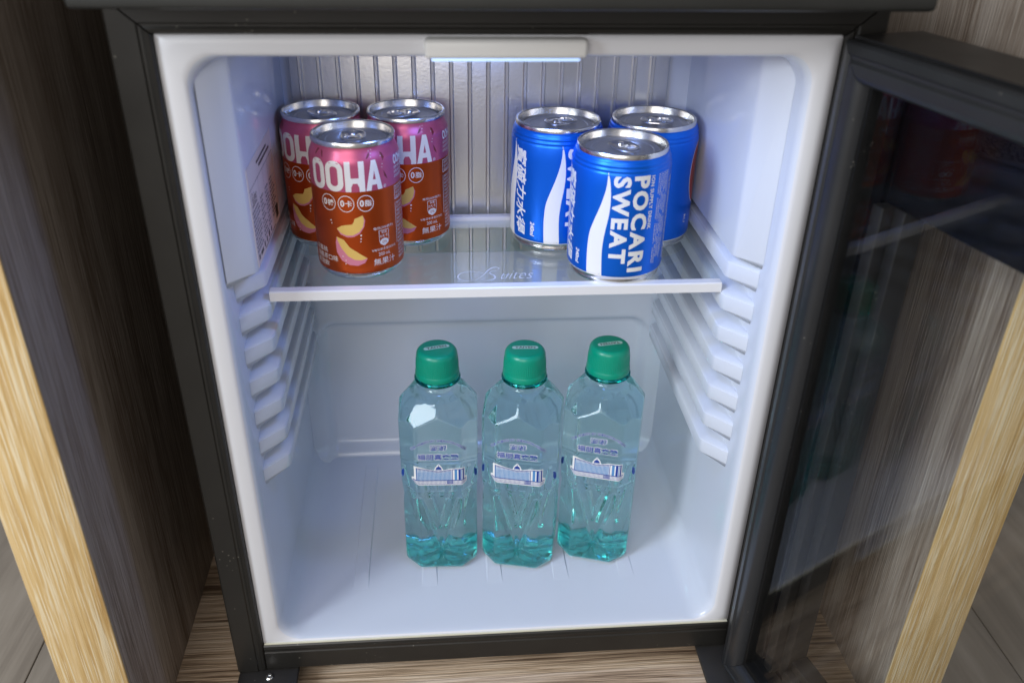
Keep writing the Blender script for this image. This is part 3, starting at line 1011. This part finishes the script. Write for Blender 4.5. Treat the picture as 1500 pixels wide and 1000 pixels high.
    # falling seeds and leaf marks on the pink shoulder
    for pts in ([(-27.5, 84.5), (-26.0, 87.5), (-23.5, 87.6), (-25.2, 86.2), (-26.6, 83.4)], [(-22.0, 87.4), (-20.4, 86.2), (-19.6, 82.8), (-20.6, 83.6), (-21.6, 85.6)],
                [(9.8, 82.8), (11.2, 85.2), (12.8, 86.6), (12.9, 85.0), (11.6, 83.6)], [(20.6, 85.8), (22.2, 85.0), (22.9, 82.4), (21.4, 80.2), (21.0, 82.8)], [(21.2, 74.5), (22.0, 70.5), (24.4, 67.6), (23.6, 70.4), (22.4, 72.6)],
                [(60, 86), (62, 84), (61.4, 80), (60, 83)], [(75, 84), (77.5, 81), (76, 78), (74.6, 81)]):
        pr.poly('ink_maroon', pts)
    for x, y in ((12.6, 87.4), (13.9, 85.8), (13.4, 83.8), (20.4, 83.4), (20.6, 78.4), (20.3, 76.4), (14.4, 87.8)):
        pr.disc(C_, x, y, 0.3, 0.3, 2, 10)
    def place(u, v, l):
        z = v*0.001
        r = interp(o_tab, z)+l*0.001
        a = u*0.001/OR
        return (r*math.sin(a), -r*math.cos(a), z)
    pr.build('label_print', body, place)
    return root
peach = make_peach()
PG = 'pink and brown drink cans on the glass shelf'
spots = [((-0.0925, 0.0848), 0, 'pink and brown peach drink can standing in front of its two neighbours', 4),
         ((-0.1183, 0.1372), -25, 'pink and brown peach drink can tucked beside the sticker on fridge wall', 38),
         ((-0.0600, 0.1366), -3, 'pink and brown peach drink can by the cooling plate, clear of the sticker', -62)]
for i, ((x, y), rz, lab, tr) in enumerate(spots):
    o = peach if i == 0 else copy_tree(peach)
    o.location = (x, y, ZS)
    o.rotation_euler = (0, 0, R(rz))
    o['label'], o['category'], o['group'] = lab, 'drink can', PG
    for ch in o.children:
        if ch.name.startswith('lid'):
            ch.rotation_euler = (0, 0, R(tr-rz))

# --- blue drink can
BR_, BH = 0.0325, 0.0879
b_prof = [(0, 0.0030), (0.0262, 0.0030), (0.0276, 0.0010), (0.0284, 0.0), (0.0300, 0.0001), (0.0307, 0.0008), (0.0307, 0.0028), (0.0304, 0.0036), (0.0313, 0.0048), (0.0321, 0.0060), (0.0324, 0.0072), (0.0325, 0.0086),
          (0.0325, 0.0250), (0.0325, 0.0450), (0.0325, 0.0650), (0.0325, 0.0756), (0.0323, 0.0762), (0.0318, 0.0768), (0.03195, 0.0775), (0.0322, 0.0782), (0.0319, 0.0790), (0.0313, 0.0797), (0.0315, 0.0804), (0.0317, 0.0811),
          (0.0313, 0.0819), (0.0308, 0.0826), (0.0308, 0.0832), (0.0306, 0.0837), (0.0300, 0.0845), (0.0292, 0.0852), (0.0290, 0.0856)]
b_tab = b_prof[5:]
def make_blue():
    root = link('blue_drink_can', None, None, ())
    body = link('can_body', lathe('can_body', b_prof, 128, mi_of=lambda k: 1 if k < 9 else 0, sharp=60), root, ['blue_ink', 'can_aluminium'])
    can_end(root, 0.0296, BH, 0.0)
    pr = Print()
    Wt = 'ink_white'
    left = [(-14.59, 77.08), (-14.57, 71.49), (-15.62, 64.04), (-18.23, 54.52), (-21.48, 45.44), (-24.51, 36.12), (-25.51, 27.15), (-25.65, 18.28), (-25.2, 6.2)]
    right = [(-14.3, 77.1), (-12.85, 71.72), (-11.87, 63.76), (-11.65, 55.59), (-12.37, 47.16), (-13.76, 38.5), (-14.77, 29.73), (-14.97, 20.96), (-14.2, 6.2)]
    left, right = smooth_path(left, 4), smooth_path(right, 4)
    for du in (0.0, -38.7):
        for i in range(len(left)-1):
            pr.poly(Wt, [(left[i][0]+du, left[i][1]), (right[i][0]+du, right[i][1]), (right[i+1][0]+du, right[i+1][1]), (left[i+1][0]+du, left[i+1][1])])
    pr.text(Wt, 'SWEAT', -10.6, 0.6, 16.2, 75.4, bold=0.042, rot=-90, spacing=1.24)
    pr.text(Wt, 'POCARI', 2.3, 13.3, 10.0, 75.6, bold=0.042, rot=-90, spacing=1.24)
    pr.text(Wt, 'ION SUPPLY DRINK', 14.2, 17.0, 39.0, 75.0, bold=0.025, rot=-90, spacing=1.08)
    pr.text(Wt, '寶礦力水得', -50.6, -40.4, 9.6, 73.6, bold=0.018, shear=0.22, rot=-90)
    pr.text(Wt, '240ml', -36.0, -32.6, 10.2, 21.0, bold=0.03, shear=0.2, rot=-90)
    rows = ['補充電解質與水分適合運動後', '成分水砂糖果糖檸檬酸鈉', '本產品無防腐劑請安心', '保存期限標示於罐底冷藏風味佳', '營養標示每一份量熱量蛋白質', '原產地台灣消費者服務專線']
    random.seed(5)
    for k in range(6):
        y = 75.5
        for j in range(4):
            ln = random.uniform(11, 15.5)
            if y-ln < 9: break
            pr.text(Wt, rows[(k+j) % 6], 20.6+k*1.9, 21.9+k*1.9, y-ln, y, rot=-90)
            y -= ln+random.uniform(1.4, 3)
    for k in range(3):
        pr.text(Wt, rows[k], 35+k*2.4, 36.9+k*2.4, 12, 70, rot=-90)
    # oval badge on the far side
    bx0 = 84.0
    pr.disc(Wt, bx0, 52, 11.5, 22.5, 1, 48)
    pr.disc('ink_red', bx0, 52, 10.9, 21.9, 2, 48)
    pr.disc('ink_maroon', bx0, 52, 6.5, 15, 3, 40)
    pr.text(Wt, 'RU', bx0-13.5, bx0-11.0, 17, 23, rot=-90)
    pr.rect(Wt, -102.0, 102.0, 5.55, 6.25, 1)
    def place(u, v, l):
        z = v*0.001
        r = interp(b_tab, z)+l*0.001
        a = u*0.001/BR_
        return (r*math.sin(a), -r*math.cos(a), z)
    pr.build('label_print', body, place)
    return root
blue = make_blue()
spots = [((0.0809, 0.0745), 0, 'bright blue drink can with white English lettering, standing before two blue cans', 28),
         ((0.0458, 0.1297), 24.5, 'blue drink can showing sideways white Chinese lettering next to the cooling plate', 112),
         ((0.1140, 0.1312), -80, 'blue drink can with dark red oval badge turned to the white side wall', 75)]
for i, ((x, y), rz, lab, tr) in enumerate(spots):
    o = blue if i == 0 else copy_tree(blue)
    o.location = (x, y, ZS)
    o.rotation_euler = (0, 0, R(rz))
    o['label'], o['category'], o['group'] = lab, 'drink can', 'blue drink cans on the glass shelf'
    for ch in o.children:
        if ch.name.startswith('lid'):
            ch.rotation_euler = (0, 0, R(tr-rz))

# ------------------------------------------------------------------ water bottles
PI2 = 2*math.pi
AP, CH = 0.0302, 0.0341
def smin(vals, k=0.00045):
    m_ = min(vals)
    return m_-k*math.log(sum(math.exp(-(v-m_)/k) for v in vals))
def seg_d(px_, pz_, ax, az, bx_, bz):
    vx, vz = bx_-ax, bz-az
    q = max(0, min(1, ((px_-ax)*vx+(pz_-az)*vz)/(vx*vx+vz*vz)))
    return math.hypot(px_-ax-q*vx, pz_-az-q*vz)
NECK_Z = 0.1690
def bottle_r(th, z, detail=True, wall=0.0):
    """outline of the bottle: chamfered square body cut by an eight-sided shoulder turned half a step"""
    vals = []
    for k in range(8):
        c = math.cos(th-k*math.pi/4)
        if c > 0.3:
            vals.append((AP if k % 2 == 0 else CH)/c)
    if z < 0.0815:
        vals = [v-0.0007*sstep(0.0815, 0.0790, z) for v in vals]
    r = smin(vals)
    a = 0.0279-0.66*(z-0.1526)-15.0*(z-0.1526)*abs(z-0.1526)
    best = None
    sh_ = []
    for k in range(8):
        c = math.cos(th-(k+0.5)*math.pi/4)
        if c > 0.3:
            sh_.append(a/c)
    if z > 0.135:
        r = smin([r]+sh_, 0.0004)
    if z > 0.160:
        rn = 0.0132
        f = sstep(0.160, NECK_Z, z)
        r = max(r*(1-f)+rn*f, rn)
    if detail:
        # waist groove and a fine bead above it
        r -= 0.0007*math.exp(-((z-0.0823)/0.0020)**2)
        if z > 0.150:
            # embossed steps round the shoulder
            r -= 0.00025*math.sin((z-0.150)*1500)*sstep(0.1585, 0.160, z)*(1-sstep(0.163, 0.166, z))*(0.5+0.5*math.cos(8*th))
        if z < 0.081:
            for k in range(4):
                d_ = (th-k*math.pi/2+math.pi) % PI2-math.pi
                if abs(d_) < 0.72:
                    xf = r*math.sin(d_)
                    for (ax, az, bx_, bz, dep, w) in ((-0.0160, 0.0740, 0.0008, 0.0150, 0.0026, 0.0021), (0.0160, 0.0740, 0.0008, 0.0150, 0.0026, 0.0021),
                                                      (-0.0066, 0.0745, 0.0, 0.0470, 0.0013, 0.0012), (0.0066, 0.0745, 0.0, 0.0470, 0.0013, 0.0012)):
                        q = seg_d(xf, z, ax, az, bx_, bz)
                        r -= dep*math.exp(-(q/w)**2)
    # base radius
    if z < 0.0062:
        q = 1-z/0.0062
        r -= 0.0052*(1-math.sqrt(max(0, 1-q*q)))
    return r-wall

def bottle_mesh(name, nth, zs_, wall, base, top_flat=True):
    verts, faces = [], []
    for z in zs_:
        for i in range(nth):
            th = PI2*i/nth
            r = bottle_r(th, z, True, wall)
            verts.append((r*math.sin(th), -r*math.cos(th), z))
    for k in range(len(zs_)-1):
        for i in range(nth):
            j = (i+1) % nth
            faces.append((k*nth+i, k*nth+j, (k+1)*nth+j, (k+1)*nth+i))
    # base: rings running in to the centre
    prev = list(range(nth))
    for q in (0.93, 0.84, 0.74, 0.62, 0.5, 0.38, 0.26, 0.14):
        ids = []
        for i in range(nth):
            x, y, z = verts[i]
            ids.append(len(verts))
            verts.append((x*q, y*q, zs_[0]+base(q, PI2*i/nth)))
        for i in range(nth):
            j = (i+1) % nth
            faces.append((ids[i], ids[j], prev[j], prev[i]))
        prev = ids
    c = len(verts)
    verts.append((0, 0, zs_[0]+base(0, 0)))
    for i in range(nth):
        faces.append((c, prev[(i+1) % nth], prev[i]))
    top = [(len(zs_)-1)*nth+i for i in range(nth)]
    c = len(verts)
    verts.append((0, 0, zs_[-1]))
    for i in range(nth):
        faces.append((top[i], top[(i+1) % nth], c))
    return mesh(name, verts, faces, True, sharp=62)

def frange(a, b, n):
    return [a+(b-a)*i/n for i in range(n)]
z_out = frange(0.0, 0.0062, 9)+frange(0.0062, 0.0800, 74)+frange(0.0800, 0.0850, 12)+frange(0.0850, 0.1385, 20)+frange(0.1385, 0.1440, 12)+frange(0.1440, 0.1700, 40)+[0.1700, 0.1760, 0.1860]
z_in = [0.0042, 0.0050, 0.0062]+frange(0.0075, 0.0800, 50)+frange(0.0800, 0.0850, 10)+frange(0.0850, 0.1385, 14)+frange(0.1385, 0.1440, 9)+frange(0.1440, 0.1700, 26)+[0.1700, 0.1740]
def make_bottle():
    root = link('water_bottle', None, None, ())
    body = link('bottle_body', bottle_mesh('bottle_body', 224, z_out, 0.0,
                lambda q, a: 0.0042*(1-q*q)*(0.75+0.25*math.cos(5*a))+0.0004*math.sin(q*34)), root, ['bottle_plastic'])
    link('water', bottle_mesh('water', 160, z_in, 0.00075, lambda q, a: 0.0048*(1-q*q)*(0.7+0.3*math.cos(5*a))+0.0006*math.sin(q*26)), root, ['water'])
    link('bottle_base', lathe('bottle_base', [(0, 0.0052), (0.012, 0.0046), (0.0262, 0.0034), (0.0268, 0.0029), (0.0262, 0.0024), (0, 0.0036)], 48), root, ['base_tint'])
    link('neck_ring', lathe('neck_ring', [(0.0135, 0.1702), (0.0168, 0.1704), (0.0176, 0.1712), (0.0176, 0.1722), (0.0168, 0.1732), (0.0135, 0.1734), (0.0135, 0.1702)], 72), root, ['neck_plastic'])
    # cap with fine knurling and rounded top
    cp = [(0.0134, 0.1738), (0.0166, 0.1740), (0.0168, 0.1748), (0.0167, 0.1778), (0.0163, 0.1784), (0.0162, 0.1790), (0.0161, 0.1830), (0.0158, 0.1875), (0.0155, 0.1915)]
    for i in range(1, 9):
        a = R(90*i/8)
        cp.append((0.0155-0.0038*(1-math.cos(a)), 0.1915+0.0048*math.sin(a)))
    cp += [(0.0060, 0.1966), (0, 0.1967)]
    def kn(r, z, a):
        f = sstep(0.1792, 0.1802, z)*(1-sstep(0.1890, 0.1912, z))
        return r+f*0.00020*math.cos(72*a)
    cap = link('cap', lathe('cap', cp, 320, kn), root, ['cap_green'])
    pr = Print()
    n_ = 12
    pr.poly('cap_pill', [(7.7+2.2*math.cos(R(a)), 2.2*math.sin(R(a))) for a in range(-90, 91, 15)]+[(-7.7+2.2*math.cos(R(a)), 2.2*math.sin(R(a))) for a in range(90, 271, 15)])
    pr.text('ink_black', 'TAIYEN', -7.6, 7.6, -1.35, 1.35, 2, bold=0.015)
    pr.build('cap_print', cap, lambda u, v, l: (u*0.001, v*0.001+0.0005, 0.1967+0.00006*l-0.0001*((u*u+v*v)/36)*0.5), step=2.5, lift_mm=1)
    # arc length table round the body for the label
    tab = [(0.0, 0.0)]
    N = 720
    pt = None
    s_ = 0
    for i in range(N+1):
        th = math.pi*i/N
        r = bottle_r(th, 0.110, False)
        p_ = (r*math.sin(th), r*math.cos(th))
        if pt:
            s_ += math.hypot(p_[0]-pt[0], p_[1]-pt[1])
            tab.append((s_, th))
        pt = p_
    def theta(u):
        s = abs(u)*0.001
        lo, hi = 0, len(tab)-1
        while hi-lo > 1:
            m_ = (lo+hi)//2
            if tab[m_][0] <= s: lo = m_
            else: hi = m_
        (s0, a0), (s1, a1) = tab[lo], tab[hi]
        return math.copysign(a0+(a1-a0)*(s-s0)/max(s1-s0, 1e-9), u)
    def place(u, v, l):
        th = theta(u)
        z = v*0.001
        r = bottle_r(th, z, False)+0.00008+l*0.001
        return (r*math.sin(th), -r*math.cos(th), z)
    pr = Print()
    Wt, Bl, Lb = 'film_white', 'ink_blue', 'ink_light_blue'
    arc = 'FOUR POINTS BY SHERATON PENGHU'
    pr.arc_text(Wt, arc, 0, 103.6, 28.2, -49, 49, 2.3, 1, bold=0.06)
    pr.arc_text(Bl, arc, 0, 103.6, 28.2, -49, 49, 2.3, 2, bold=0.022)
    for body_, x0, x1, y0, y1 in (('澎湖', -6.2, 6.2, 123.4, 128.6), ('福朋喜來登', -16.0, 15.6, 114.6, 120.2)):
        pr.text(Wt, body_, x0-0.5, x1+0.5, y0-0.5, y1+0.5, 1, bold=0.045)
        pr.text(Bl, body_, x0, x1, y0, y1, 2, bold=0.022)
    # hotel drawing: white ground, blue facade, rows of windows, roof line, dome and podium
    halo = [(-22.5, 96.6), (-19.4, 98.2), (-19.4, 108.6), (-16.6, 108.6), (-10, 106.2), (-3.6, 104.8), (-2.6, 107.6), (0, 111.0), (2.6, 107.6), (3.6, 104.8), (9.5, 106.4), (20.6, 106.6), (20.6, 98.2), (23.2, 96.8), (22.6, 92.0), (18.5, 90.2), (-15.5, 90.2), (-22.0, 94.6)]
    pr.poly(Wt, halo, 1)
    def top(x): return 107.2-0.20*(x+17) if x < 0 else (103.9+0.16*x if x < 10 else 105.6)
    for i in range(-17, 10):
        pr.poly(Lb, [(i, 95.0), (i+0.55, 95.0), (i+0.55, top(i+0.55)-1.6), (i, top(i)-1.6)], 2)
        pr.poly(Bl, [(i, top(i)-0.5), (i+1, top(i+1)-0.5), (i+1, top(i+1)-0.1), (i, top(i)-0.1)], 3)
        pr.poly(Bl, [(i+0.1, top(i)-1.6), (i+0.62, top(i+0.6)-1.6), (i+0.62, top(i+0.6)-0.5), (i+0.1, top(i)-0.5)], 3)
        for j in range(7):
            yy = 95.7+j*1.12
            if yy+0.5 < top(i)-1.7:
                pr.rect(Lb, i+0.5, i+1.0, yy, yy+0.38, 2)
    pr.rect(Bl, -17.4, -17.0, 95, 107.3, 3)
    pr.rect(Lb, 12.2, 14.2, 95, 105.0, 2); pr.rect(Bl, 15.2, 17.0, 95, 105.2, 2); pr.rect(Lb, 17.4, 18.0, 95, 104.8, 2); pr.rect(Bl, 18.6, 19.8, 95, 105.0, 2)
    pr.rect(Bl, 10.6, 19.9, 105.0, 105.7, 3); pr.rect(Bl, 10.2, 10.7, 95, 105.4, 3)
    pr.poly(Bl, [(-2.3, 104.6), (2.3, 104.6), (2.1, 106.6), (1.2, 107.8), (0.25, 108.3), (0.1, 110.2), (-0.1, 110.2), (-0.25, 108.3), (-1.2, 107.8), (-2.1, 106.6)], 3)
    pr.rect(Wt, -2.0, 2.0, 105.0, 105.4, 4)
    def pod(x): return 95.2+(0.10*(-x-14) if x < -14 else 0)+(0.1*(x-18) if x > 18 else 0)
    def pbot(x): return 91.0+(0.50*(-x-15) if x < -15 else 0)+(0.40*(x-18) if x > 18 else 0)
    for i in range(-21, 22):
        pr.poly(Bl, [(i, pod(i)-0.7), (i+1, pod(i+1)-0.7), (i+1, pod(i+1)), (i, pod(i))], 3)
        pr.poly(Bl, [(i, pbot(i)), (i+1, pbot(i+1)), (i+1, pbot(i+1)+0.3), (i, pbot(i)+0.3)], 3)
        w = 0.30 if not 6 <= i <= 10 else 0.72
        pr.poly(Bl, [(i, pbot(i)), (i+w, pbot(i+w)), (i+w, pod(i)-0.6), (i, pod(i)-0.6)], 3)
    # marks on the sides and back of the wrap
    for s in (-1, 1):
        pr.poly(Bl, [(s*31, 99.5), (s*33.6, 97.5), (s*34.6, 92.5), (s*33.0, 90.6), (s*31.2, 93.5)], 1)
        pr.poly('ink_green', [(s*36, 112), (s*37.2, 117), (s*38.4, 112), (s*37.4, 104)], 1)
    pr.build('label_print', body, place, step=1.6, lift_mm=0.03)
    return root
bottle = make_bottle()
BZ0 = 0.0039
spots = [((-0.0433, 0.0950), -2, 14, 'clear water bottle with green cap, white cap badge tilted'),
         ((0.0230, 0.0915), -13, -2, 'clear water bottle with green cap, standing between two alike bottles'),
         ((0.0880, 0.0950), -17, 190, 'clear water bottle whose green cap lettering is upside down')]
for i, ((x, y), rz, cr_, lab) in enumerate(spots):
    o = bottle if i == 0 else copy_tree(bottle)
    o.location = (x, y, BZ0)
    o.rotation_euler = (0, 0, R(rz))
    o['label'], o['category'], o['group'] = lab, 'water bottle', 'water bottles on the fridge floor'
    for ch in o.children:
        if ch.name.startswith('cap'):
            ch.rotation_euler = (0, 0, R(cr_-rz))

bpy.data.objects.remove(_txto)
